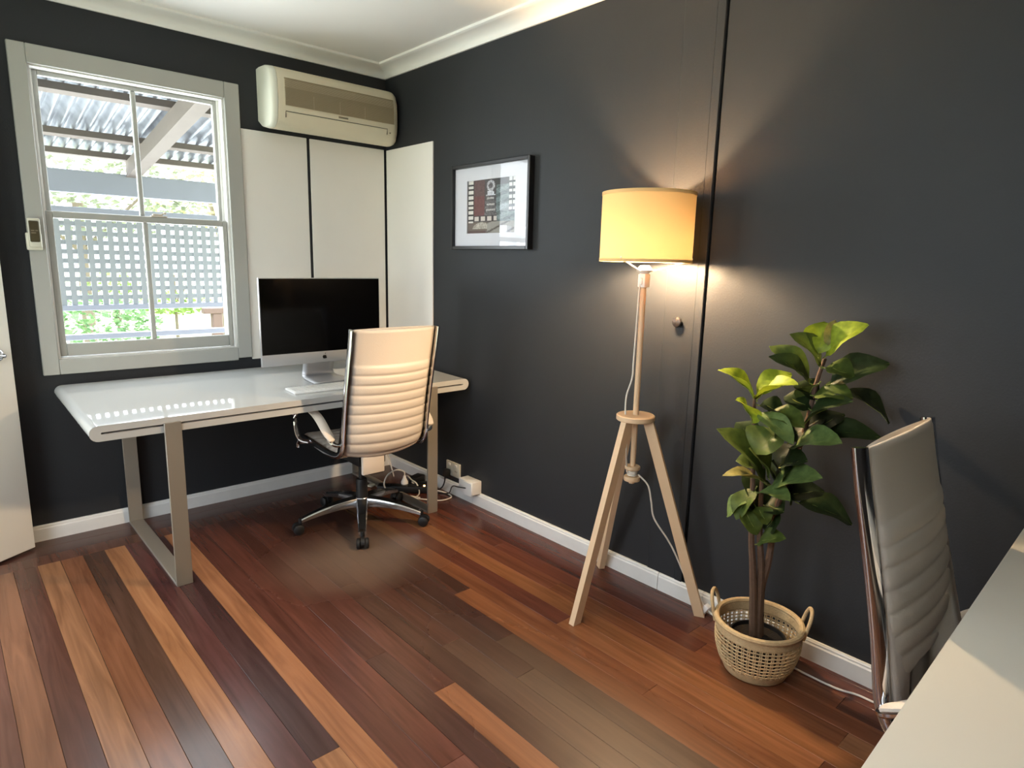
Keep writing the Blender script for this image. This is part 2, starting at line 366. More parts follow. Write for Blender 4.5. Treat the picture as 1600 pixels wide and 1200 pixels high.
# floor: every board a part
fl = MB().box(XL-WT, WT, YF-WT, WT, -.08, -.018).build('floor', M['dark']); tag(fl, kind='structure')
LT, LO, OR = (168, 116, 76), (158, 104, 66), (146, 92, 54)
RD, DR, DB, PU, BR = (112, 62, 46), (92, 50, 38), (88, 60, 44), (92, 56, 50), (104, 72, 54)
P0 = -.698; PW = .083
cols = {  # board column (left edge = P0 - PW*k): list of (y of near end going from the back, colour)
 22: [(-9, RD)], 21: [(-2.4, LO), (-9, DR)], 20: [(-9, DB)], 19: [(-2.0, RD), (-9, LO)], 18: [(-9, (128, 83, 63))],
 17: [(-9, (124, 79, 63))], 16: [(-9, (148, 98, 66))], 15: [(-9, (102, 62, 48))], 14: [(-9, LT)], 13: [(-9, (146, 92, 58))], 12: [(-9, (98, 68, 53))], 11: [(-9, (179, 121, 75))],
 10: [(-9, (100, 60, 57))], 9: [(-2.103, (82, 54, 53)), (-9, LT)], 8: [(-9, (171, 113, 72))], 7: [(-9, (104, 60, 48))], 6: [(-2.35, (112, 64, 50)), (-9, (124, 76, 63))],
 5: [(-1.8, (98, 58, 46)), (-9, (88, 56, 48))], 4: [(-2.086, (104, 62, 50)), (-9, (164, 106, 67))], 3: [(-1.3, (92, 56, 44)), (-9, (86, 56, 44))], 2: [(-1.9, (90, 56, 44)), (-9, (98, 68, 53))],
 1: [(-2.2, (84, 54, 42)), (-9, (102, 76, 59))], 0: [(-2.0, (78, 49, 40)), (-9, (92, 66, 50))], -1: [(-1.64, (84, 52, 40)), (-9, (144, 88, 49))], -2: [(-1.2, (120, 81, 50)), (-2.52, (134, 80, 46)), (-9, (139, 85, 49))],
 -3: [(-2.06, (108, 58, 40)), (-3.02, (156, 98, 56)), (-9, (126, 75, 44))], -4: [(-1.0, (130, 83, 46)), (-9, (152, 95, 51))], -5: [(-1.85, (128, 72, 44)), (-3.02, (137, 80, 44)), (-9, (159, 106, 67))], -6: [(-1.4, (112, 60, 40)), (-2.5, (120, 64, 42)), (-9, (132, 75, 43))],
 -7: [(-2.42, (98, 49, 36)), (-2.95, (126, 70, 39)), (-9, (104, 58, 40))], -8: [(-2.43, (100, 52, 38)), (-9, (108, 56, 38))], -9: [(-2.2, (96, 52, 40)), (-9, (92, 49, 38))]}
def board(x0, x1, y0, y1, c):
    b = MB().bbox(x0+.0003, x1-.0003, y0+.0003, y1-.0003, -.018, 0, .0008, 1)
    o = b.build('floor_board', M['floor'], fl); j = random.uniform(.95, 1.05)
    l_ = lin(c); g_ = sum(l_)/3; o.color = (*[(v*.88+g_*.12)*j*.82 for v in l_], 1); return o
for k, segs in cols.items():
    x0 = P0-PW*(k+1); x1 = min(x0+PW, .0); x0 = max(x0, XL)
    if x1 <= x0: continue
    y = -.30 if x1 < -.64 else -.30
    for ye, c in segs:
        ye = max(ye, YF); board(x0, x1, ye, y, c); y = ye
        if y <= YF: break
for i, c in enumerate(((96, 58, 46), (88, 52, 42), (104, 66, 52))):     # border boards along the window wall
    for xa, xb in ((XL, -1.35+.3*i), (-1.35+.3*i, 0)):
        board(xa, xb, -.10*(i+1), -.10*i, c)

# ---------------------------------------------------------------- window in the back wall
win = empty('window_1', (-1.351, 0, .85)); tag(win, kind='structure')
def wpart(name, b, mt=M['trim'], parent=None):
    if parent is None:
        b.v = [(v[0]+1.351, v[1], v[2]-.85) for v in b.v]; return b.build(name, mt, win)
    b.v = [(v[0]+1.351, v[1], v[2]-.85) for v in b.v]; return b.build(name, mt, parent)
CT = .022
wpart('casing', MB().bbox(-1.817, wx0+.002, -CT, 0, .783, 2.203, .003, 1), M['casing'])
wpart('casing', MB().bbox(wx1-.002, -.875, -CT, 0, .795, 2.203, .003, 1), M['casing'])
wpart('casing', MB().bbox(wx0+.002, wx1-.002, -CT, 0, 2.125, 2.203, .003, 1), M['casing'])
wpart('casing', MB().bbox(wx0+.002, wx1-.002, -CT, 0, .783, .853, .003, 1), M['casing'])
b = MB().box(wx0, wx0+.012, -.002, WT+.02, wz0, wz1).box(wx1-.012, wx1, -.002, WT+.02, wz0, wz1).box(wx0+.012, wx1-.012, -.002, WT+.02, wz1-.012, wz1).box(wx0+.012, wx1-.012, -.002, WT+.03, wz0, wz0+.008)
b.box(wx0+.012, wx0+.022, .044, .052, wz0, wz1-.012).box(wx1-.022, wx1-.012, .044, .052, wz0, wz1-.012)
wpart('jamb', b)
def sash(y0, y1, xa, xb, za, zb, ga, gb, gza, gzb, mx):
    s = wpart('sash', MB().bbox(xa, ga, y0, y1, za, zb, .003, 1).bbox(gb, xb, y0, y1, za, zb, .003, 1)
              .bbox(ga, gb, y0, y1, za, gza, .003, 1).bbox(ga, gb, y0, y1, gzb, zb, .003, 1), M['casing'])
    wpart('muntin', MB().bbox(mx-.0105, mx+.0105, y0+.004, y1-.004, gza, gzb, .004, 1), M['casing'], s)
    ym = (y0+y1)/2
    wpart('pane', MB().box(ga, mx-.0105, ym-.0015, ym+.0015, gza, gzb), M['glass'], s)
    wpart('pane', MB().box(mx+.0105, gb, ym-.0015, ym+.0015, gza, gzb), M['glass'], s)
    return s
sash(.053, .083, wx0+.012, wx1-.012, 1.492, wz1-.012, -1.712, -.985, 1.523, 2.098, -1.343)
low = sash(.012, .042, wx0+.014, wx1-.014, .862, 1.520, -1.714, -.983, .92, 1.49, -1.343)
lk = MB().bbox(-1.316, -1.245, .008, .044, 1.519, 1.526, .002, 1).bbox(-1.308, -1.262, .018, .036, 1.526, 1.535, .003, 1).lathe([(0, -.007), (.006, -.004), (.007, 0), (.006, .004), (0, .007)], 10, (-1.252, .022, 1.54)).tube([(-1.27, .025, 1.533), (-1.252, .022, 1.54)], .003, 6)
wpart('sash_lock', lk, M['brass'])
# unseen window, added in the left wall to let light in beside the viewer
w2 = empty('added_light_window', (XL, -2.65, fz0)); tag(w2, kind='structure')
def w2p(name, b, mt, parent=None):
    b.v = [(v[0]-XL, v[1]+2.65, v[2]-fz0) for v in b.v]; return b.build(name, mt, parent or w2)
for bx_ in ((fy0-.06, fy0+.002, fz0-.06, fz1+.06), (fy1-.002, fy1+.06, fz0-.06, fz1+.06), (fy0+.002, fy1-.002, fz1-.002, fz1+.06), (fy0+.002, fy1-.002, fz0-.06, fz0+.002)):
    w2p('casing', MB().bbox(XL, XL+.02, bx_[0], bx_[1], bx_[2], bx_[3], .003, 1), M['casing'])
for i in range(2):
    ya = fy0+i*.65; yb = ya+.65
    s_ = w2p('sash', MB().bbox(XL-.08, XL-.045, ya, ya+.05, fz0, fz1, .003, 1).bbox(XL-.08, XL-.045, yb-.05, yb, fz0, fz1, .003, 1)
             .bbox(XL-.08, XL-.045, ya+.05, yb-.05, fz0, fz0+.06, .003, 1).bbox(XL-.08, XL-.045, ya+.05, yb-.05, fz1-.05, fz1, .003, 1), M['trim'])
    w2p('pane', MB().box(XL-.064, XL-.061, ya+.05, yb-.05, fz0+.06, fz1-.05), M['glass'], s_)
# door standing open beside the window wall
DV = Vector((-.841, -.541, 0))
dl = empty('door_1', (-1.946, -.072, 0), math.atan2(-.541, -.841)); tag(dl, kind='structure')
# local +x runs from the free edge to the hinge, local +y is the side towards the room
MB().bbox(0, .78, .0, .035, .012, 2.04, .002, 1).build('door_leaf', M['door'], dl)
b = MB()
for yy, sg in ((.035, 1), (0, -1)):
    mt = Matrix.Translation((.062, yy, .905)) @ Matrix.Rotation(-sg*math.pi/2, 4, 'X')
    b.lathe([(.026, 0), (.026, .005), (.022, .009), (.011, .011), (.0095, .04), (0, .04)], 20, mtx=mt)
    b.tube(bez([(.062, yy+sg*.036, .905), (.085, yy+sg*.046, .905), (.12, yy+sg*.046, .904), (.165, yy+sg*.044, .9)], 5), .0085, 10)
b.build('door_handle', M['chrome'], dl)
b = MB()
for z in (.22, 1.02, 1.82): b.tube([(.786, .03, z-.045), (.786, .03, z+.045)], .007, 8)
b.build('hinge', M['alu'], dl)
df = empty('door_frame', (XL, -.915, 0)); tag(df, kind='structure')
def dfp(b): b.v = [(v[0]-XL, v[1]+.915, v[2]) for v in b.v]; return b.build('casing', M['trim'], df)
dfp(MB().bbox(XL-.002, XL+.018, dy1, dy1+.065, 0, dz+.065, .003, 1)); dfp(MB().bbox(XL-.002, XL+.018, dy0-.065, dy0, 0, dz+.065, .003, 1))
dfp(MB().bbox(XL-.002, XL+.018, dy0, dy1, dz, dz+.065, .003, 1))
dfp(MB().box(XL-WT, XL, dy1-.015, dy1, 0, dz).box(XL-WT, XL, dy0, dy0+.015, 0, dz).box(XL-WT, XL, dy0+.015, dy1-.015, dz-.015, dz))

# ================================================================ OUTSIDE: verandah and garden
VY = 2.2
ver = empty('verandah', (-1.2, 1.2, 0)); tag(ver, 'white timber verandah roofed with corrugated sheet outside the window', 'verandah')
def vp(name, b, mt, label=None):
    b.v = [(v[0]+1.2, v[1]-1.2, v[2]) for v in b.v]; o = b.build(name, mt, ver)
    if label: o['label'] = label
    return o
SL = -.148; ZR = 1.911                       # rafter underside at y = VY
def zr(y): return ZR+SL*(y-VY)
vp('beam', MB().bbox(-5, 2.6, VY, VY+.05, 1.768, 1.93, .004, 1), M['beam'])
def slab(x0, x1, ya, yb, lo, hi, name, mt):
    vs = [(x, y, zr(y)+h) for x in (x0, x1) for y in (ya, yb) for h in (lo, hi)]
    return vp(name, MB().add(vs, [(0, 1, 3, 2), (4, 6, 7, 5), (0, 4, 5, 1), (2, 3, 7, 6), (0, 2, 6, 4), (1, 5, 7, 3)]), mt)
for x in (-3.3, -2.1, -.906, .3, 1.5): slab(x-.045, x+.045, .14, VY, 0, .11, 'rafter', M['timber'])
for y in (.28, .93, 1.72, 2.17): slab(-5, 2.6, y-.035, y+.035, .11, .15, 'purlin', M['timber'])
def corr(u, v):
    x = -5+7.6*u; y = .12+2.3*v
    return Vector((x, y, zr(y)+.174+.021*math.cos(2*math.pi*x/.0765)))
b = MB().grid(corr, 100*9+1, 4)
vp('roof_sheet', b, M['roof'])
for i, (za, zb) in enumerate(((1.63, 1.668), (.907, .948), (.685, .727))):
    vp('rail', MB().bbox(-5, 2.6, VY+.0, VY+.045, za, zb, .003, 1), M['beam'])
for x in (-3.1, 1.15): vp('post', MB().bbox(x-.045, x+.045, VY+.0, VY+.09, -.7, 1.77, .004, 1), M['beam'])
pitch = .0672
nx = 0
x = -2.3
while x < .9:
    vp('lattice_slat', MB().box(x-.019, x+.019, VY+.014, VY+.020, .948, 1.63), M['lattice']); x += pitch
z = 1.005
while z < 1.62:
    vp('lattice_slat', MB().box(-2.33, .92, VY+.0205, VY+.0265, z-.017, z+.017), M['lattice']); z += .0678
vp('deck', MB().box(-5, 2.6, .16, VY+.1, -.16, -.1), M['timber'])
lawn = MB().grid(lambda u, v: Vector((-60+120*u, -60+160*v, -.9+.02*math.sin(u*80)*math.sin(v*91))), 40, 40).build('lawn', M['lawn']); tag(lawn, kind='structure')

def foliage_mesh(n, rad, leaf, seed):
    rnd = random.Random(seed); b = MB()
    for i in range(n):
        d = Vector((rnd.gauss(0, 1), rnd.gauss(0, 1), rnd.gauss(0, 1))).normalized()
        rr = rnd.uniform(.45, 1)**.5
        c = Vector((d.x*rad[0]*rr, d.y*rad[1]*rr, d.z*rad[2]*rr))
        a = Vector((rnd.uniform(-1, 1), rnd.uniform(-1, 1), rnd.uniform(-.6, .3))).normalized(); s = a.cross(Vector((rnd.uniform(-1, 1), rnd.uniform(-1, 1), 1))).normalized()
        L = leaf*rnd.uniform(.7, 1.3); w = L*.38
        b.add([c-a*L*.5, c+s*w, c+a*L*.5, c-s*w], [(0, 1, 2, 3)])
    return b
def tree(name, base, h, rad, n, leaf, col, label, cat, seed, lean=(0, 0), tr=.05, crown=None):
    t = empty(name, base); tag(t, label, cat)
    top = Vector((lean[0], lean[1], h))
    cz = crown if crown is not None else h
    b = MB(); b.tube(bez([(0, 0, -.1), Vector((lean[0]*.3, lean[1]*.3, h*.45)), top], 5), [tr]*6+[tr*.8]*5, 7)
    rnd = random.Random(seed)
    for k in range(4):
        a = rnd.uniform(0, 6.28); b.tube([top*.7, top+Vector((math.cos(a)*rad[0]*.5, math.sin(a)*rad[1]*.5, rad[2]*.3))], [tr*.5, tr*.2], 5)
    b.build('trunk', M['trunk'], t)
    f = foliage_mesh(n, rad, leaf, seed).build('foliage', M['leaf'], t); f.location = (lean[0], lean[1], cz); f['kind'] = 'stuff'
    f.color = (*lin(col), 1); return t
tree('garden_shrub', (-.45, 7.6, -.9), .7, (1.0, .6, .62), 1500, .11, (150, 186, 140), 'bushy green shrub low at the left beyond the lattice', 'shrub', 3, crown=1.05)
tree('garden_sapling', (.15, 9.2, -.9), 1.5, (.5, .4, .22), 180, .11, (160, 182, 120), 'thin bare-stemmed sapling right of the green shrub', 'sapling', 5, lean=(.1, 0), tr=.028, crown=1.75)
tree('small_leafy_tree', (.95, 8.5, -.9), 1.9, (.6, .4, .2), 420, .10, (160, 190, 110), 'small tree with drooping leaves seen under the right lattice', 'tree', 8, tr=.03, crown=1.42)
tree('large_garden_tree', (.2, 12, -.9), 3.2, (2.6, 1.2, .9), 1500, .16, (160, 168, 148), 'large grey green tree above the lattice, furthest left', 'tree', 11, tr=.12, crown=3.4)
tree('yellow_green_tree', (3.9, 15, -.9), 3.4, (2.2, 1.4, .9), 1000, .16, (206, 208, 150), 'pale yellow green tree above the lattice on the right', 'tree', 13, tr=.12, crown=3.7)
po = empty('garden_post', (1.2, 7.2, -.9)); tag(po, 'short brown timber post standing on the lawn', 'post')
MB().bbox(-.07, .07, -.07, .07, -.1, 1.33, .01, 1).build('post', M['post'], po); MB().bbox(-.2, .1, -.08, .08, 1.33, 1.42, .01, 1).build('cap', M['post'], po)

# ================================================================ THINGS ON THE WALLS
def wboard(name, label, box, edgebox):
    o = MB().bbox(*box, .0015, 1).build(name, M['foam']); tag(o, label, 'board', 'white boards leaning in the corner'); 
    return o
FT = .009
o = wboard('white_board', 'tall white board between the window frame and the thin dark gap', (-.872, -.513, -FT, -.0005, .782, 1.993), None)
o = wboard('white_board', 'tall white board behind the computer, directly under the air conditioner', (-.494, -.021, -FT, -.0005, .782, 1.993), None)
o = wboard('white_board', 'narrower white board on the right-hand wall beside the corner', (-FT, -.0005, -.502, -.014, .80, 1.99), None)

# air conditioner: profile in (y, z), x along the wall
ac = empty('air_conditioner', (-.395, 0, 2.021)); tag(ac, 'cream wall-mounted split air conditioner above the white boards', 'air conditioner')
def acp(name, b, mt, parent=None, ang=40):
    b.v = [(v[0]+.395, v[1], v[2]-2.012) for v in b.v]; return b.build(name, mt, parent or ac, ang)
pf = [(0, 2.03), (0, 2.296), (-.03, 2.299), (-.10, 2.296), (-.145, 2.285), (-.172, 2.262), (-.187, 2.22), (-.192, 2.16), (-.190, 2.09), (-.182, 2.045), (-.165, 2.008), (-.14, 1.992), (-.10, 1.988), (-.05, 2.0)]
def acbody(xa, xb, ra, rb, n=6):
    # rounded ends: scale the profile towards the wall near each end
    st = []
    for k in range(n+1):
        a = k/n*math.pi/2; st.append((xa+ra*(1-math.sin(a)), 1-.55*ra/.07*(1-math.cos(a)) if False else 1-.32*(ra/.06)*(1-math.cos(a))))
    st = st[::-1]
    st = [(xa+ra*(1-math.cos(k/n*math.pi/2)), 1-.30*(ra/.06)*(1-math.sin(k/n*math.pi/2))) for k in range(n+1)]
    st += [(xb-rb*(1-math.cos(k/n*math.pi/2)), 1-.30*(rb/.06)*(1-math.sin(k/n*math.pi/2))) for k in range(n, -1, -1)]
    vs = []; n2 = len(pf); zc = 2.145
    for x, s in st:
        for y, z in pf: vs.append((x, y*s, zc+(z-zc)*(s*.5+.5)))
    fs = [(i*n2+j, i*n2+(j+1) % n2, (i+1)*n2+(j+1) % n2, (i+1)*n2+j) for i in range(len(st)-1) for j in range(n2)]
    fs += [tuple(range(n2)), tuple((len(st)-1)*n2+j for j in range(n2))[::-1]]
    return MB().add(vs, fs, True)
acp('housing', acbody(-.740, -.014, .004, .055), M['ac'], ang=35)
e = acp('end_cap', acbody(-.774, -.7415, .022, .002), M['cap'], ang=35); e['label'] = 'whiter left end cap'
# front intake grille with many fine bars
g = acp('intake_grille', MB().add([(-.705, -.1835, 2.232), (-.062, -.1835, 2.232), (-.062, -.1934, 2.16), (-.062, -.1925, 2.098), (-.705, -.1925, 2.098), (-.705, -.1934, 2.16)], [(0, 1, 2, 5), (5, 2, 3, 4)], True), M['grille'])
bars = MB()
for k in range(30):
    z = 2.10+k*.0045; y = -.1928 if z < 2.165 else -.1928+(z-2.165)/.067*.0085
    bars.box(-.704, -.063, y-.0045, y, z-.0009, z+.0009)
bo = acp('grille_bar', bars, M['grille'], g); bo['kind'] = 'stuff'
for x in (-.55, -.40, -.25): acp('grille_rib', MB().box(x-.0015, x+.0015, -.1945, -.1905, 2.099, 2.165), M['ac'], g)
acp('outlet_flap', MB().add([(-.70, -.1865, 2.068), (-.105, -.1865, 2.068), (-.105, -.1805, 2.034), (-.105, -.160, 2.0), (-.70, -.160, 2.0), (-.70, -.1805, 2.034)], [(0, 1, 2, 5), (5, 2, 3, 4)], True), M['ac'])
acp('flap_gap', MB().box(-.702, -.103, -.1888, -.1845, 2.0682, 2.0705).box(-.702, -.7005, -.1868, -.178, 2.04, 2.07).box(-.1045, -.103, -.1868, -.178, 2.04, 2.07), M['dark'])
bd = MB().box(-.408, -.352, -.1912, -.188, 2.0815, 2.0895); acp('badge', bd, M['badge'])
acp('indicator', MB().lathe([(.004, 0), (.004, .002), (0, .002)], 10, mtx=Matrix.Translation((-.085, -.184, 2.05)) @ Matrix.Rotation(math.pi/2, 4, 'X')), M['badge'])

# remote in its holder on the window casing
rm = empty('air_conditioner_remote', (-1.795, -.022, 1.345)); tag(rm, 'cream remote control with brown flap in a holder on the window casing', 'remote control')
MB().bbox(-.031, .026, -.020, 0, 0, .075, .005, 2).build('holder', M['remote'], rm)
MB().bbox(-.022, .024, -.028, -.004, .012, .137, .006, 2).build('remote_body', M['remote'], rm)
MB().bbox(-.017, .018, -.031, -.026, .035, .126, .003, 1).build('flap', M['display'], rm)
b = MB()
for z, a, c in ((.084, -.011, .001), (.084, .004, .014), (.074, -.011, .006)): b.box(a, c, -.0318, -.0305, z-.0022, z+.0022)
b.build('flap_print', M['badge'], rm)

# picture frame on the right wall
pic = empty('picture_frame', (0, -1.01, 1.40)); tag(pic, 'black framed photograph of a carved stone tower in a white mount', 'picture')
# local: x into room negative ; y along wall ; z up.   outer 0.612 wide
y0, y1, z0, z1 = -1.315, -.704, 1.404, 1.833
def pp(name, b, mt, parent=None):
    b.v = [(v[0], v[1]+1.01, v[2]-1.40) for v in b.v]; return b.build(name, mt, parent or pic)
fw, fd = .017, .034
pp('frame', MB().bbox(-fd, 0, y0, y0+fw, z0, z1, .002, 1).bbox(-fd, 0, y1-fw, y1, z0, z1, .002, 1).bbox(-fd, 0, y0+fw, y1-fw, z0, z0+fw, .002, 1).bbox(-fd, 0, y0+fw, y1-fw, z1-fw, z1, .002, 1), M['frame'])
ia, ib, ja, jb = y1-.118, y0+.118, z0+.082, z1-.082    # print: left edge (far), right edge (near)
pp('mount', MB().box(-.014, -.004, y0+fw, ib, z0+fw, z1-fw).box(-.014, -.004, ia, y1-fw, z0+fw, z1-fw).box(-.014, -.004, ib, ia, z0+fw, ja).box(-.014, -.004, ib, ia, jb, z1-fw), M['mount'])
pp('glazing', MB().box(-.020, -.018, y0+fw, y1-fw, z0+fw, z1-fw), M['pglass'])
def art(u, v):
    """u 0..1 left to right, v 0..1 top to bottom -> sRGB"""
    h = (math.sin(u*91.7+v*47.3)*43758.5) % 1
    c = (70, 66, 68)
    def jit(c, a): return tuple(max(0, min(255, x+(h-.5)*a)) for x in c)
    if u < .14 and v < .80:
        c = (224, 220, 214) if ((v*10.5) % 1) < .66 and .02 < u < .12 else (40, 38, 40)
    elif u > .86 and v < .62:
        c = (214, 216, 214) if ((v*9.5) % 1) < .6 and abs(u-.93) > .012 else (52, 54, 56)
    elif v > .79:
        c = (150, 146, 140) if (u*1.4+(v-.8)*3) % .55 > .12 else (92, 84, 80)
        if u < .42: c = jit((172, 164, 154), 60) if math.hypot((u-.3)/.2, (v-.95)/.16) < 1 and v < .92 else (104, 92, 86)
        if v > .95 and u < .4: c = (88, 66, 60)
    elif v > .66 and u < .62:
        c = (206, 196, 190) if ((u-.15)*7.2 % 1) < .62 and .685 < v < .77 else (58, 50, 52)
    elif abs(u-.49) < .045+.10*max(0, (v-.06)) + (.03 if ((v*9) % 1) > .55 else 0) and v > .22:
        k = (v*9) % 1
        c = (176, 172, 170) if k < .3 else (96, 92, 94)
        if v < .30: c = (206, 206, 214)
        c = jit(c, 50)
    elif math.hypot((u-.49)/.085, (v-.12)/.10) < 1:
        c = jit((178, 176, 182) if math.hypot((u-.49)/.045, (v-.12)/.055) > 1 else (84, 80, 86), 60)
    elif u < .36:
        c = jit((92, 66, 66) if v < .3 else (104, 58, 58), 24)
    elif u > .60:
        c = jit((120, 134, 136) if (v*3.1+u) % .5 > .2 else (92, 104, 106), 44)
        if v < .12: c = (66, 66, 68)
    return c
NU, NV = 66, 60
vs, fs, cs = [], [], []
for j in range(NV+1):
    for i in range(NU+1): vs.append((-.0075, ia+(ib-ia)*i/NU+1.01, jb+(ja-jb)*j/NV-1.40))
for j in range(NV):
    for i in range(NU):
        a = j*(NU+1)+i; fs.append((a, a+NU+1, a+NU+2, a+1)); cs.append(lin(art((i+.5)/NU, (j+.5)/NV)))
me = bpy.data.meshes.new('print'); me.from_pydata(vs, [], fs); ca = me.color_attributes.new('Col', 'FLOAT_COLOR', 'CORNER')
for p_, c in zip(me.polygons, cs):
    for li in p_.loop_indices: ca.data[li].color = (*c, 1)
me.materials.append(M['print']); po_ = bpy.data.objects.new('print', me); COL.objects.link(po_); po_.parent = pic
pp('backing', MB().box(-.004, -.001, y0+fw, y1-fw, z0+fw, z1-fw), M['dark'])

# knob and paint chips on the right wall
kn = MB().lathe([(.011, 0), (.011, .006), (.0185, .009), (.021, .015), (.0185, .021), (.010, .025), (0, .026)], 20, mtx=Matrix.Rotation(-math.pi/2, 4, 'Y')).build('knob', M['knob'], wr)
kn.location = (-.004, -2.156, 1.129)

# double power outlet with black plug
po = empty('wall_outlet', (0, -.709, .108)); tag(po, 'cream double power outlet with a black plug, above the skirting', 'outlet')
MB().bbox(-.011, 0, -.064, .064, 0, .086, .003, 2).build('cover_plate', M['remote'], po)
for yy in (.031, -.031): MB().bbox(-.015, -.010, yy-.009, yy+.009, .062, .076, .001, 1).build('switch', M['white'], po)
b = MB()
for yy in (-.032,):
    for a in (-.008, .008): b.box(-.0118, -.0108, yy+a-.0013, yy+a+.0013, .03, .04)
b.build('socket_slot', M['dark'], po)
pl = empty('black_plug', (-.011, -.672, .125)); tag(pl, 'black plug and flex in the left half of the cream outlet', 'plug')
MB().bbox(-.036, 0, -.019, .019, -.022, .022, .007, 2).build('plug_body', M['rubber'], pl)
MB().tube(bez([(-.028, 0, -.018), (-.034, -.004, -.05), (-.04, .01, -.085), (-.04, .05, -.112), (-.03, .11, -.118), (-.06, .17, -.118)], 6), .0042, 7).build('flex', M['rubber'], pl)

# white surface box
jb_ = empty('junction_box', (0, -.90, .062)); tag(jb_, 'white surface-mounted box straddling the skirting, black lead entering it', 'junction box')
MB().bbox(-.066, -.0005, -.062, .062, .012, .086, .004, 2).build('box_body', M['white'], jb_)
MB().bbox(-.071, -.064, -.060, .012, .004, .082, .003, 1).build('plug_adapter', M['white'], jb_)
MB().tube(bez([(-.068, -.01, .044), (-.095, .03, .046), (-.085, .08, .036), (-.065, .13, .008), (-.055, .17, -.04), (-.08, .24, -.056), (-.1, .3, -.057)], 6), .0035, 7).build('lead', M['rubber'], jb_)

# ================================================================ DESKS
def make_desk(name, loc, L, D, label, top=None, tilt=0.):
    """origin: floor below the front left corner; x along the front, y to the back"""
    d = empty(name, loc); tag(d, label, 'desk')
    Z0, Z1 = .653, .713; r = (Z1-Z0)/2; zc = (Z0+Z1)/2; n = 10
    def stadium(h, inset):
        pts = []
        for k in range(n+1):
            a = math.pi/2+math.pi*k/n; pts.append((inset+h+h*math.cos(a) if False else inset+h*math.cos(a), zc+h*math.sin(a)))
        for k in range(n+1):
            a = -math.pi/2+math.pi*k/n; pts.append((L-inset+h*math.cos(a), zc+h*math.sin(a)))
        return pts
    out = stadium(r, r); inn = stadium(.004, r+.012)
    N = len(out); vs = [(x, 0, z) for x, z in out]+[(x, D, z) for x, z in out]+[(x, 0, z) for x, z in inn]+[(x, D, z) for x, z in inn]
    fs = []
    for i in range(N):
        j = (i+1) % N
        fs += [(i, j, N+j, N+i), (2*N+j, 2*N+i, 3*N+i, 3*N+j), (j, i, 2*N+i, 2*N+j), (N+i, N+j, 3*N+j, 3*N+i)]
    vs = [(x, y, z+tilt*y/D) for x, y, z in vs]
    MB().add(vs, fs, True).build('tabletop', top or M['desk'], d, ang=30)
    for xa in (.248, 1.493*L/1.77):
        w = .062; t = .012
        b = MB().bbox(xa, xa+w, -t, 0, 0, .692, .0015, 1).bbox(xa, xa+w, -.0005, D-.02, 0, t, .0015, 1).bbox(xa, xa+w, D-.02, D-.008, 0, Z0+.001+tilt, .0015, 1)
        b.build('leg_frame', M['leg'], d)
    return d
make_desk('desk', (-1.785, -.86, 0), 1.765, .835, 'long glossy white desk with looped metal legs under the window', None, .022)
d2 = make_desk('desk', (-1.80, -4.196, 0), 1.765, .835, 'white desk in the right foreground, only its top edge showing', M['table']); d2.rotation_euler.z = R(1.57)

# computer
pc = empty('desktop_computer', (-.681, -.50, .7215)); tag(pc, 'silver all-in-one computer with blank black screen on the desk', 'computer')
hw = .325
def back(u, v):
    x = (u-.5)*2; z = (v-.5)*2; k = max(0, (1-x*x))*max(0, (1-z*z))
    return Vector((x*hw, .012+.045*k**.8, .091+.430*v))
b = MB().grid(back, 17, 13)
b.bbox(-hw, hw, 0, .013, .091, .521, .004, 2).build('housing', M['alu_s'], pc)
MB().bbox(-hw+.004, hw-.004, -.0016, .002, .149, .517, .001, 1).build('screen', M['screen'], pc)
# logo on the chin
lg = []
for k in range(28):
    a = 2*math.pi*k/28
    rr = .0115*(1+.10*math.cos(2*a)) ; x = rr*math.cos(a)*.98; z = rr*math.sin(a)
    if z > 0: z -= .0035*math.exp(-(x/.004)**2)
    else: z += .0018*math.exp(-(x/.003)**2)
    if x > 0 and abs(z-.0025) < .006: x -= .0045*math.sqrt(max(0, 1-((z-.0025)/.006)**2))
    lg.append((x, .120+z))
b = MB().prism(lg, -.0012, .001, 'y')
lf = [(.0005, 0.1335), (.001, 0.1365), (.0035, 0.1395), (.0058, 0.1405), (.0055, 0.1375), (.003, 0.1345)]
b.prism(lf, -.0012, .001, 'y').build('logo', M['logo'], pc)
st = [(-.112, .004), (-.112, .003)]
b = MB()
def stand(u, v):
    P = bez([(0, -.095, .0035), (0, -.02, .0045), (0, .05, .007), (0, .085, .02), (0, .083, .06), (0, .06, .15), (0, .045, .22)], 4)
    i = u*(len(P)-1); k = min(int(i), len(P)-2); p = P[k].lerp(P[k+1], i-k)
    w = .104-.02*min(1, max(0, (u-.1)*2)); return Vector(((v-.5)*2*w, p.y, p.z))
b.grid(stand, 25, 7)
so = b.build('stand', M['alu_s'], pc); sm_ = so.modifiers.new('solid', 'SOLIDIFY'); sm_.thickness = .006; sm_.offset = 0

# keyboard
kb = empty('keyboard', (-.74, -.70, .7175), R(-2)); kb.rotation_euler.x = .026; tag(kb, 'slim white keyboard lying in front of the computer', 'keyboard')
MB().bbox(-.215, .215, -.062, .062, 0, .010, .003, 2).build('keyboard_base', M['white'], kb)
b = MB()
for r_ in range(5):
    for c_ in range(20): b.box(-.207+c_*.0208, -.189+c_*.0208, -.055+r_*.0225, -.036+r_*.0225, .0098, .0122)
ko = b.build('keys', M['white'], kb); ko['kind'] = 'stuff'
ms = empty('mouse', (-.25, -.74, .7165)); tag(ms, 'small black mouse on the desk, partly hidden by the chair', 'mouse')
bm = bmesh.new(); bmesh.ops.create_uvsphere(bm, u_segments=16, v_segments=10, radius=1)
for v in bm.verts: v.co = Vector((v.co.x*.03, v.co.y*.052, max(0, v.co.z)*.03))
MB().frombm(bm).build('mouse_body', M['black'], ms)
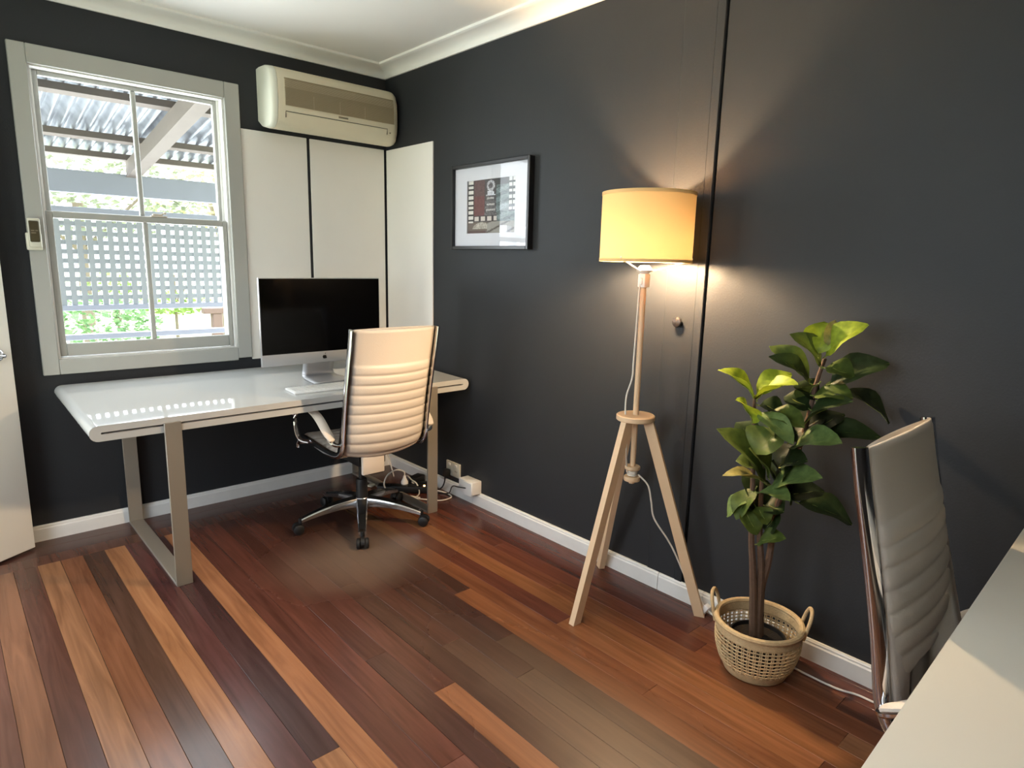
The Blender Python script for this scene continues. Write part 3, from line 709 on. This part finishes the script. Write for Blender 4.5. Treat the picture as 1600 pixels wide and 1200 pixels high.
MB().tube([(0, .028, .0235), (0, .042, .019)], .004, 8).build('scroll_wheel', M['rubber'], ms)

# ================================================================ CHAIRS
PROF = [(-.352, 1.045), (-.335, .96), (-.312, .86), (-.288, .75), (-.268, .65), (-.255, .57), (-.243, .51), (-.215, .462), (-.165, .443), (-.08, .440), (.05, .447), (.16, .452), (.225, .445), (.262, .415), (.272, .385)]
def make_chair(loc, rz, drop, label, splay=0.):
    """local +y is the way the chair faces"""
    ch = empty('office_chair', loc, rz); tag(ch, label, 'chair', 'white ribbed office chairs with chrome rails')
    P = bez([(0, y, z-drop) for y, z in PROF], 6)
    ln = [0]
    for a, c in zip(P, P[1:]): ln.append(ln[-1]+(c-a).length)
    T = ln[-1]
    def at(s):
        for k in range(len(P)-1):
            if ln[k+1] >= s or k == len(P)-2:
                t = (s-ln[k])/(ln[k+1]-ln[k]); p = P[k].lerp(P[k+1], t); d = (P[k+1]-P[k]).normalized(); return p, Vector((0, d.z, -d.y)) * 1  # normal
    def pad(s0, s1, ns, nm, plain, hw=.212):
        def sheet(sgn):
            def fn(u, v):
                s = s0+(s1-s0)*u; p, nrm = at(s); x = (v-.5)*2
                q = s-plain; rib = 0
                if q > 0:
                    f = (q/.0475) % 1; rib = (.0075 if sgn < 0 or s1 > .75 else .0045)*(1-abs(2*f-1)**3)
                endr = min(1, (u*(s1-s0))/.012, ((1-u)*(s1-s0))/.03)
                th = (.010+rib)*math.sqrt(max(0, 1-x**8))*math.sqrt(max(.02, endr))
                sag = ((.024 if sgn > 0 else -.034)*(1-x*x)*min(1, .35+s*3)*-1) if s1 < .75 else .012*(1-x*x)
                wv = hw+(.013 if sgn > 0 and s1 < .75 else 0)
                c = p-nrm*sag*NS  # padded: bulges on both faces of the back
                return Vector((x*wv, c.y, c.z))+nrm*sgn*th*NS
            return fn
        b = MB(); b.grid(sheet(1), ns, 17); b.grid(sheet(-1), ns, 17)
        o = b.build(nm, M['leather'], ch, ang=75)
        bm = bmesh.new(); bm.from_mesh(o.data); bmesh.ops.remove_doubles(bm, verts=bm.verts, dist=.0011)
        bmesh.ops.holes_fill(bm, edges=[e for e in bm.edges if e.is_boundary], sides=0); bmesh.ops.recalc_face_normals(bm, faces=bm.faces); bm.to_mesh(o.data); bm.free()
        return o
    NS = 1
    p_, n_ = at(.2)
    if n_.y < 0: NS = -1            # normal should point forward (towards the sitter)
    pad(.004, .628, 150, 'backrest', .165)
    pad(.632, T-.004, 110, 'seat', .632)
    for sx in (-1, 1):
        MB().tube([(sx*.222, p.y-.007, p.z-.004) for p in P[::2]], .0125, 10, flat=(.75, 1.35), up=(1, 0, 0)).build('side_rail', M['chrome'], ch)
    # cross bars under the seat and behind the head
    for s_ in (.75, 1.0):
        p, nrm = at(s_); q = p-nrm*NS*.045
        MB().tube([(-.222, p.y, p.z), (-.17, q.y, q.z), (.17, q.y, q.z), (.222, p.y, p.z)], .010, 8).build('cross_bar', M['alu'], ch)
    for sx in (-1, 1):      # arm loops
        arm = bez([(sx*.225, -.240, .505-drop), (sx*.255, -.238, .512-drop), (sx*.27, -.20, .545-drop), (sx*.275, -.10, .612-drop), (sx*.275, .09, .645-drop), (sx*.275, .145, .61-drop), (sx*.272, .15, .53-drop), (sx*.262, .13, .46-drop), (sx*.232, .09, .447-drop)], 5)
        a = MB().tube(arm, .011, 10, flat=(.8, 1.4), up=(0, 0, 1)).build('armrest', M['chrome'], ch)
        padp = bez([(sx*.258, -.235, .528-drop), (sx*.27, -.20, .56-drop), (sx*.275, -.10, .627-drop), (sx*.275, .08, .661-drop)], 5)
        MB().tube(padp, [.012]+[.02]*(len(padp)-2)+[.012], 10, flat=(.5, 1.15), up=(0, 0, 1)).build('arm_pad', M['leather'], a)
    # mechanism, white cover, column
    MB().bbox(-.075, .075, -.12, .10, .335-drop, .408-drop, .012, 2).bbox(-.045, .045, -.16, -.10, .30-drop, .39-drop, .01, 2).build('tilt_mechanism', M['black'], ch)
    mc = MB().bbox(-.115, .002, -.235, -.215, .335-drop, .425-drop, .006, 2).build('tilt_cover', M['leather'], ch); mc['label'] = 'white cover under the backrest'
    MB().tube([(.07, .02, .37-drop), (.16, .03, .365-drop), (.22, .03, .36-drop)], .006, 8).build('height_lever', M['chrome'], ch)
    zt = .34-drop
    MB().lathe([(.030, .09), (.030, .22-drop*.5), (.026, .235-drop*.5), (.0145, .237-drop*.5), (.0145, zt)], 20).build('gas_column', M['rubber'], ch)
    MB().lathe([(.0, .085), (.042, .085), (.046, .095), (.046, .128), (.038, .14), (.031, .142)], 24).build('base_hub', M['alu'], ch)
    a0 = math.atan2(-.30, -.165)-rz+splay
    for k in range(5):
        a = a0+k*2*math.pi/5; mt = Matrix.Rotation(a, 4, 'Z')
        def arm(u, v):
            r_ = .035+.275*u; zt_ = .137-.060*u**1.7; h = .048-.028*u; w = .030-.012*u
            # rounded-rectangle section, v around
            c = [(-1, -.75), (-1, .6), (-.8, 1), (.8, 1), (1, .6), (1, -.75), (.85, -1), (-.85, -1)]
            q = c[int(round(v*8)) % 8]; return mt @ Vector((r_, q[0]*w, zt_-h/2+q[1]*h/2))
        b = MB().grid(arm, 10, 9)
        b.add([arm(1, j/8) for j in range(8)], [tuple(range(8))], False)
        ar = b.build('base_arm', M['alu'], ch, ang=35)
        def ins(u, v):
            uu = .55+.40*u; r_ = .035+.275*uu; zt_ = .137-.060*uu**1.7+.0012; w = (.030-.012*uu)*.62
            return mt @ Vector((r_, (v-.5)*2*w, zt_))
        MB().grid(ins, 6, 3).build('arm_inset', M['black'], ar)
        cs = MB(); cx = .318
        cs.lathe([(.010, .048), (.010, .078), (.004, .082), (0, .082)], 12, mtx=mt @ Matrix.Translation((cx-.006, 0, 0)))
        hood = [(.027*math.cos(t), .029+.027*math.sin(t)) for t in [math.pi*i/10 for i in range(11)]]
        hb = MB().prism([(cx+.006+x, z) for x, z in hood], -.009, .009, 'y', True); cs.add([mt @ Vector(v) for v in hb.v], hb.f, True)
        co = cs.build('caster', M['rubber'], ch)
        for sy in (-1, 1):
            wm = mt @ Matrix.Translation((cx+.006, sy*.0195, .026)) @ Matrix.Rotation(math.pi/2, 4, 'X')
            MB().lathe([(0, -.010), (.020, -.010), (.0255, -.006), (.026, 0), (.0255, .006), (.020, .010), (0, .010)], 20, mtx=wm).build('wheel', M['rubber'], co)
    return ch
make_chair((-.617, -.74, 0), R(-1), 0., 'white ribbed office chair seen from behind at the long desk')
make_chair((-.556, -3.472, 0), R(180), .055, 'white office chair at the right edge, tucked under the foreground desk', splay=.4)

# ================================================================ LAMP
LC = Vector((-.188, -2.113, 0))
lp = empty('floor_lamp', LC); tag(lp, 'lit tripod floor lamp with pale wooden legs and cream drum shade', 'lamp')
for fx, fy in ((-.475, -2.102), (-.055, -2.378), (-.042, -1.862)):
    foot = Vector((fx, fy, 0))-LC; dr = Vector((foot.x, foot.y, 0)).normalized(); top = dr*.050+Vector((0, 0, .757))
    side = Vector((-dr.y, dr.x, 0)); ax = (top-foot).normalized(); nn = side.cross(ax)
    w = .0125; h = .0185
    vs = []
    for p, zf in ((foot, 0), (top, .757)):
        for a, c in ((-1, -1), (1, -1), (1, 1), (-1, 1)):
            q = p+side*a*w+nn*c*h; q = q+ax*((zf-q.z)/ax.z); vs.append(q)
    MB().add(vs, [(0, 1, 2, 3), (4, 5, 6, 7), (0, 1, 5, 4), (1, 2, 6, 5), (2, 3, 7, 6), (3, 0, 4, 7)]).build('leg', M['wood'], lp)
MB().lathe([(0, .755), (.070, .755), (.0735, .758), (.0735, .774), (.070, .777), (0, .777)], 36).build('tripod_disc', M['wood'], lp)
MB().lathe([(0, .50), (.011, .50), (.011, 1.265), (0, 1.265)], 16).build('pole', M['wood'], lp)
b = MB().lathe([(0, .512), (.031, .512), (.032, .515), (.032, .526), (.03, .529), (.012, .53), (.012, .556), (.028, .557), (.03, .56), (.03, .568), (.028, .571), (0, .571)], 28)
b.build('cord_spool', M['wood'], lp)
b = MB()
for k in range(3): b.tube([(.017*math.cos(a), .017*math.sin(a), .535+k*.0075) for a in [2*math.pi*i/16 for i in range(16)]], .0036, 6, closed=True)
b.build('wound_cord', M['cable_w'], lp)
sk = MB().bbox(-.0165, .0165, -.0165, .0165, 1.262, 1.312, .004, 2).lathe([(.016, 1.312), (.0175, 1.316), (.028, 1.322), (.030, 1.326), (.021, 1.337), (.016, 1.342), (0, 1.343)], 20).build('socket', M['white'], lp)
MB().bbox(-.0205, -.016, -.007, .007, 1.272, 1.298, .002, 1).build('switch', M['white'], sk)
RS, ZS0, ZS1 = .167, 1.354, 1.600
b = MB()
NSG = 64
b.lathe([(RS, ZS0), (RS, ZS1)], NSG, cap=False)
sh = b.build('lamp_shade', M['shade'], lp)
def band(z0, z1, nm):
    b = MB().lathe([(RS-.0030, z0), (RS+.0016, z0), (RS+.0016, z1), (RS-.0030, z1), (RS-.0030, z0)], NSG, cap=False); return b.build(nm, M['shade'], sh)
band(ZS1-.011, ZS1, 'hem'); band(ZS0, ZS0+.011, 'hem')
b = MB()
for k in range(3):
    a = R(30+120*k)+math.atan2(LC.y-CAM.y, LC.x-CAM.x)
    b.tube(bez([(.02*math.cos(a), .02*math.sin(a), 1.3225), (.045*math.cos(a), .045*math.sin(a), 1.326), (.155*math.cos(a), .155*math.sin(a), 1.36), (.165*math.cos(a), .165*math.sin(a), 1.372)], 4), .0026, 6)
b.build('shade_carrier', M['white'], lp)
BZ = 1.400
bulb = MB().lathe([(.012, -.045), (.014, -.03), (.024, -.012), (.029, .006), (.027, .02), (.018, .03), (0, .034)], 20, (0, 0, BZ)).build('bulb', emit('bulb_glow', (1, .71, .42), 1250.), lp)
# flex: from the socket down the pole, through the disc and spool, over a leg, behind the basket, along the skirting
cp = [(-.016, .006, 1.27), (-.017, .012, 1.0), (-.018, .014, .92), (-.030, .026, .85), (-.034, .024, .78), (-.030, .018, .72), (-.026, .012, .60), (-.02, .01, .545)]
MB().tube(bez(cp, 8), .0032, 7).build('flex', M['cable_w'], lp)
cp2 = [(.018, -.016, .535), (.028, -.058, .50), (.032, -.075, .44), (.041, -.088, .37), (.072, -.135, .29), (.091, -.162, .234), (.118, -.20, .14), (.140, -.246, .076), (.150, -.285, .03), (.146, -.36, .006), (.13, -.52, .005), (.104, -.62, .005), (.084, -.638, .005), (.08, -.79, .005), (.10, -.86, .005), (.105, -.93, .005), (.13, -1.05, .005), (.15, -1.2, .005)]
MB().tube(bez(cp2, 8), .0034, 7).build('flex', M['cable_w'], lp)
MB().bbox(-.012, .012, -.03, .03, 0, .022, .005, 2, mtx=Matrix.Translation((.149, -.285, .016)) @ Matrix.Rotation(R(-60), 4, 'X')).build('inline_switch', M['white'], lp)
# ================================================================ PLANT IN BASKET
BC = Vector((-.205, -2.683, 0))
bk = empty('woven_basket', BC); tag(bk, 'open-weave seagrass basket with two loop handles on the floor', 'basket')
H, RT, RB = .178, .136, .100
def br(z): t = z/H; return RB+(RT-RB)*t+.014*math.sin(math.pi*min(1, t*1.05))
def ringpts(z, n=48, dr=0., wob=0.): return [((br(z)+dr)*math.cos(2*math.pi*k/n), (br(z)+dr)*math.sin(2*math.pi*k/n), z+wob*math.sin(k*1.9+z*90)) for k in range(n)]
MB().tube(ringpts(H, 48), .0095, 8, closed=True).build('rim', M['seagrass'], bk)
def bandm(z0, z1, nm, amp):
    def fn(u, v):
        z = z0+(z1-z0)*v; a = 2*math.pi*u; r_ = br(z)+amp*math.sin(u*2*math.pi*72)*math.sin(v*math.pi*5+.5)
        return Vector((r_*math.cos(a), r_*math.sin(a), z))
    o = MB().grid(fn, 144, 9, closed_u=True).build(nm, M['seagrass'], bk); md = o.modifiers.new('solid', 'SOLIDIFY'); md.thickness = .006; return o
bandm(.142, H, 'upper_band', .0016); bandm(.003, .036, 'lower_band', .0016)
MB().lathe([(0, .002), (RB-.003, .002), (RB-.003, .007), (0, .007)], 40).build('basket_base', M['seagrass'], bk)
b = MB()
for k in range(46):
    a = 2*math.pi*k/46
    for da in (-.022, .022):
        b.tube([(br(z)*math.cos(a+da)*(1+.012*math.sin(z*160+k*3)), br(z)*math.sin(a+da), z) for z in (.034, .06, .09, .12, .144)], .0022, 5)
for i in range(8):
    z = .045+i*.0128; b.tube(ringpts(z, 60, .001, .0012), .0026, 5, closed=True)
wv = b.build('weave', M['seagrass'], bk); wv['kind'] = 'stuff'
va = math.atan2(BC.y-CAM.y, BC.x-CAM.x)
for sg in (-1, 1):
    a = va-sg*R(80); c = Vector((math.cos(a), math.sin(a), 0)); t = Vector((-c.y, c.x, 0))
    pts = [c*(RT+.006)+t*dx+Vector((0, 0, z)) + c*(z-H)*.25 for dx, z in ((-.034, H-.03), (-.034, H), (-.031, H+.035), (-.018, H+.058), (0, H+.064), (.018, H+.058), (.031, H+.035), (.034, H), (.034, H-.03))]
    MB().tube(bez(pts, 4), .0062, 8).build('handle', M['seagrass'], bk)

pt = empty('potted_rubber_plant', BC+Vector((0, 0, .008))); tag(pt, 'rubber plant with broad glossy leaves growing in the seagrass basket', 'plant')
def loc(p): return Vector(p)-BC-Vector((0, 0, .008))
MB().lathe([(0, 0), (.078, 0), (.088, .11), (.091, .112), (.091, .118), (.086, .118), (.084, .105), (0, .104)], 32).build('inner_pot', M['rubber'], pt)
MB().lathe([(0, .108), (.06, .107), (.0835, .105)], 24, cap=False).build('soil', M['soil'], pt)
def stem(pix, r0, r1, offs=None):
    P = [loc(at_depth(x, y, BC, (offs or [0]*len(pix))[i])) for i, (x, y) in enumerate(pix)]
    P[0].z = .10; Q = bez(P, 5); n = len(Q)
    MB().tube(Q, [r0+(r1-r0)*i/(n-1) for i in range(n)], 8).build('stem', M['bark'], pt)
stem([(1178, 985), (1177, 930), (1176, 880), (1174, 840), (1176, 760), (1177, 690), (1179, 618)], .015, .005)
stem([(1184, 987), (1187, 930), (1189, 880), (1187, 830), (1190, 760), (1194, 690)], .016, .005, [.01]*6)
stem([(1188, 984), (1189, 925), (1200, 880), (1205, 850), (1214, 790), (1238, 735), (1262, 655), (1275, 600), (1289, 560)], .014, .006, [.02]*9)
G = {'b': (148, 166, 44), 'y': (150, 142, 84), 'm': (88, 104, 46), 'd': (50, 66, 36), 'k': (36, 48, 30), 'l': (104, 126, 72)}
LV = [  # base px, tip px, width in px, tint, depth of base, depth of tip, roll
 (1291, 556, 1357, 507, 32, 'b', 0, -.03, .5), (1281, 572, 1234, 522, 30, 'm', 0, -.03, -.4), (1279, 553, 1289, 503, 32, 'b', 0, .05, .1), (1292, 540, 1305, 500, 14, 'y', 0, .03, .9),
 (1263, 590, 1202, 541, 26, 'm', 0, .02, -.3), (1265, 598, 1201, 557, 24, 'd', 0, -.06, -.5), (1298, 600, 1390, 568, 34, 'd', 0, .03, .3), (1272, 618, 1333, 622, 30, 'm', 0, -.04, .2),
 (1318, 612, 1390, 662, 34, 'k', .03, .06, -.2), (1257, 662, 1333, 627, 32, 'd', 0, -.08, .2), (1262, 680, 1320, 648, 26, 'k', .02, .05, .3), (1270, 678, 1376, 684, 26, 'd', .02, .03, .4),
 (1238, 700, 1316, 692, 34, 'l', -.02, -.10, .2), (1279, 600, 1255, 632, 26, 'd', 0, .05, .2),
 (1179, 624, 1122, 578, 34, 'b', 0, -.03, .5), (1182, 624, 1247, 600, 32, 'b', 0, -.06, -.3), (1183, 616, 1237, 584, 26, 'b', 0, .04, .3), (1176, 662, 1150, 625, 32, 'b', 0, -.05, .3),
 (1187, 634, 1229, 650, 28, 'd', 0, .02, 0), (1196, 648, 1257, 668, 30, 'm', 0, -.06, .1), (1185, 645, 1240, 694, 22, 'l', -.02, -.12, .3), (1216, 676, 1182, 710, 44, 'm', -.02, -.06, 0),
 (1194, 753, 1120, 670, 40, 'm', 0, -.05, -.2), (1199, 757, 1129, 743, 22, 'y', 0, -.09, .6), (1205, 760, 1285, 746, 32, 'l', -.01, -.07, .3), (1184, 770, 1235, 782, 26, 'l', -.02, -.10, -.1),
 (1226, 778, 1288, 768, 28, 'k', .01, .05, .2), (1248, 786, 1331, 820, 36, 'd', .02, .04, -.1), (1180, 764, 1150, 812, 24, 'm', 0, -.05, .3), (1178, 776, 1136, 808, 26, 'l', 0, -.02, .5),
 (1160, 796, 1183, 836, 24, 'm', -.03, -.06, .2), (1181, 792, 1199, 820, 20, 'm', -.02, -.05, 0), (1197, 832, 1218, 800, 34, 'd', .01, .02, 0), (1184, 850, 1228, 841, 22, 'm', -.01, -.05, .3),
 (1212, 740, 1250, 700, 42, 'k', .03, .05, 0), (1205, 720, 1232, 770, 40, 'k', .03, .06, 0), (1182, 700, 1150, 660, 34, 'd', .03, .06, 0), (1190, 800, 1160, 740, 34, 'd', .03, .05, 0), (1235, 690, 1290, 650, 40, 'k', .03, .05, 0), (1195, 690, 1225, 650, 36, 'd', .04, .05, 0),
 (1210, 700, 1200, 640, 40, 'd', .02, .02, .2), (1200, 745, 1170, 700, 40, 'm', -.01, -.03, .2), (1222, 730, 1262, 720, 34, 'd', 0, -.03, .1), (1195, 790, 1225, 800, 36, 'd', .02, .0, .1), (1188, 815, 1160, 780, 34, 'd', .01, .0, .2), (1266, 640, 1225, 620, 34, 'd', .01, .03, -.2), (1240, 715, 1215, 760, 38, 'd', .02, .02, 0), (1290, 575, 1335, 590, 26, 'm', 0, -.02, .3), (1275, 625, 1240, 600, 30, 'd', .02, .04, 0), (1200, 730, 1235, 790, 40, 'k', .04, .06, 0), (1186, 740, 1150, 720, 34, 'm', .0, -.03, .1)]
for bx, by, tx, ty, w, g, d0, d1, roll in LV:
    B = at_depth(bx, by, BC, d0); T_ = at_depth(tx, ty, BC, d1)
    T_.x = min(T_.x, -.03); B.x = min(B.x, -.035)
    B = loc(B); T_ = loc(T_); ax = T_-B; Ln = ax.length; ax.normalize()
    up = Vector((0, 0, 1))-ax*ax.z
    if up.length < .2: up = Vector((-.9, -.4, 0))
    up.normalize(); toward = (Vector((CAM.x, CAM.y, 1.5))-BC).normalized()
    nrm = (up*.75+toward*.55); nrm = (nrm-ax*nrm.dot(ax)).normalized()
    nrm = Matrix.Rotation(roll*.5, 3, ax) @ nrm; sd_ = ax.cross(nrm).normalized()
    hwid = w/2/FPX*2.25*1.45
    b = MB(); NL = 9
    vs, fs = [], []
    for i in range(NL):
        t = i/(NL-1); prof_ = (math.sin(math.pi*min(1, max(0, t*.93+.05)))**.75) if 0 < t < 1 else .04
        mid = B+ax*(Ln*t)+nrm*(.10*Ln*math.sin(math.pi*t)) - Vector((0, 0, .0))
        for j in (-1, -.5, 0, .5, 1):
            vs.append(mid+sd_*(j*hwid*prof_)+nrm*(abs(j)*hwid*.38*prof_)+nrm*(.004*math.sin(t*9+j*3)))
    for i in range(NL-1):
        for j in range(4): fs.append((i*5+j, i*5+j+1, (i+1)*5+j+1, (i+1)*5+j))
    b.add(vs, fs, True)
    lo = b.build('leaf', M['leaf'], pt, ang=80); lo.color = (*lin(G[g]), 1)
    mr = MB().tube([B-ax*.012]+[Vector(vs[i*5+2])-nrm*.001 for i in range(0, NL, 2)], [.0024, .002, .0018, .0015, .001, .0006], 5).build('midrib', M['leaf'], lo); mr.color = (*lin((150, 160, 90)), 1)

# ================================================================ CABLES UNDER THE DESK
pb = empty('power_board', (-.215, -.50, 0), R(-42)); tag(pb, 'black power board with an orange neon light on the floor in the corner', 'power board')
MB().bbox(-.15, .15, -.03, .03, .001, .042, .006, 2).build('board_body', M['rubber'], pb)
b = MB()
for k in range(4): b.bbox(-.12+k*.055, -.08+k*.055, -.02, .02, .041, .044, .001, 1)
b.build('socket_face', M['black'], pb)
MB().lathe([(.006, .042), (.006, .046), (0, .047)], 12, (.125, -.012, 0)).build('neon_light', emit('neon', (1, .42, .12), 14.), pb)
def cable(name, label, pts, r=.004, mt=None, cat='cable', group=None, end=None):
    o = MB().tube(bez(pts, 8), r, 8).build(name, mt or M['cable_w']); tag(o, label, cat, group); return o
wp = empty('white_plug', (-.20, -.49, .044)); tag(wp, 'white plug with an arching white flex standing in the power board', 'plug')
MB().lathe([(0, 0), (.021, 0), (.021, .012), (.017, .02), (.010, .035), (.007, .05), (0, .052)], 18).build('plug_body', M['white'], wp)
MB().tube(bez([(0, 0, .045), (-.004, .002, .075), (-.05, .02, .088), (-.10, .03, .06), (-.125, .02, .01), (-.10, -.02, -.032), (-.03, -.1, -.040), (.0, -.16, -.040)], 7), .0042, 8).build('flex', M['cable_w'], wp)
cable('white_cable', 'white cable looping across the floor around the right desk leg', [(-.28, -.58, .006), (-.22, -.66, .006), (-.14, -.76, .006), (-.06, -.76, .006), (-.04, -.70, .006), (-.06, -.62, .006), (-.12, -.56, .006), (-.13, -.46, .03)])
cable('white_cable', 'white cable draped over the black power board and down to the floor', [(-.10, -.33, .02), (-.135, -.42, .06), (-.15, -.49, .056), (-.155, -.55, .05), (-.17, -.60, .012), (-.22, -.63, .006), (-.27, -.60, .006), (-.3, -.52, .006)])
cable('white_cable', 'white power lead hanging from the computer behind the desk into the corner', [(-.30, -.02, .70), (-.17, -.03, .5), (-.12, -.06, .3), (-.09, -.08, .17), (-.07, -.10, .08), (-.08, -.16, .01), (-.12, -.24, .006)], .004)
for i, (x, y, rz, s, lb) in enumerate(((-.075, -.43, .3, (.045, .03, .04), 'black power adapter against the right skirting under the desk'), (-.09, -.53, -.4, (.04, .028, .03), 'smaller black power adapter nearer the right desk leg'))):
    ad = empty('power_adapter', (x, y, 0), rz); tag(ad, lb, 'adapter', 'black adapters under the desk')
    MB().bbox(-s[0], s[0], -s[1], s[1], .001, s[2]*1.3, .007, 2).build('adapter_body', M['rubber'], ad)
    MB().tube(bez([(s[0], 0, .015), (s[0]+.02, .01, .012), (s[0]+.02, .04, .006), (s[0]-.04, .06, .006)] if i == 0 else [(-s[0], 0, .012), (-s[0]-.03, .02, .006), (-s[0]-.03, .08, .006)], 5), .003, 6).build('lead', M['rubber'], ad)
ct = empty('cable_tag', (-.31, -.30, 0), R(25)); tag(ct, 'small pale card tag lying behind the chair column', 'tag')
MB().bbox(-.03, .03, -.018, .018, .002, .012, .002, 1).build('tag_card', M['remote'], ct)
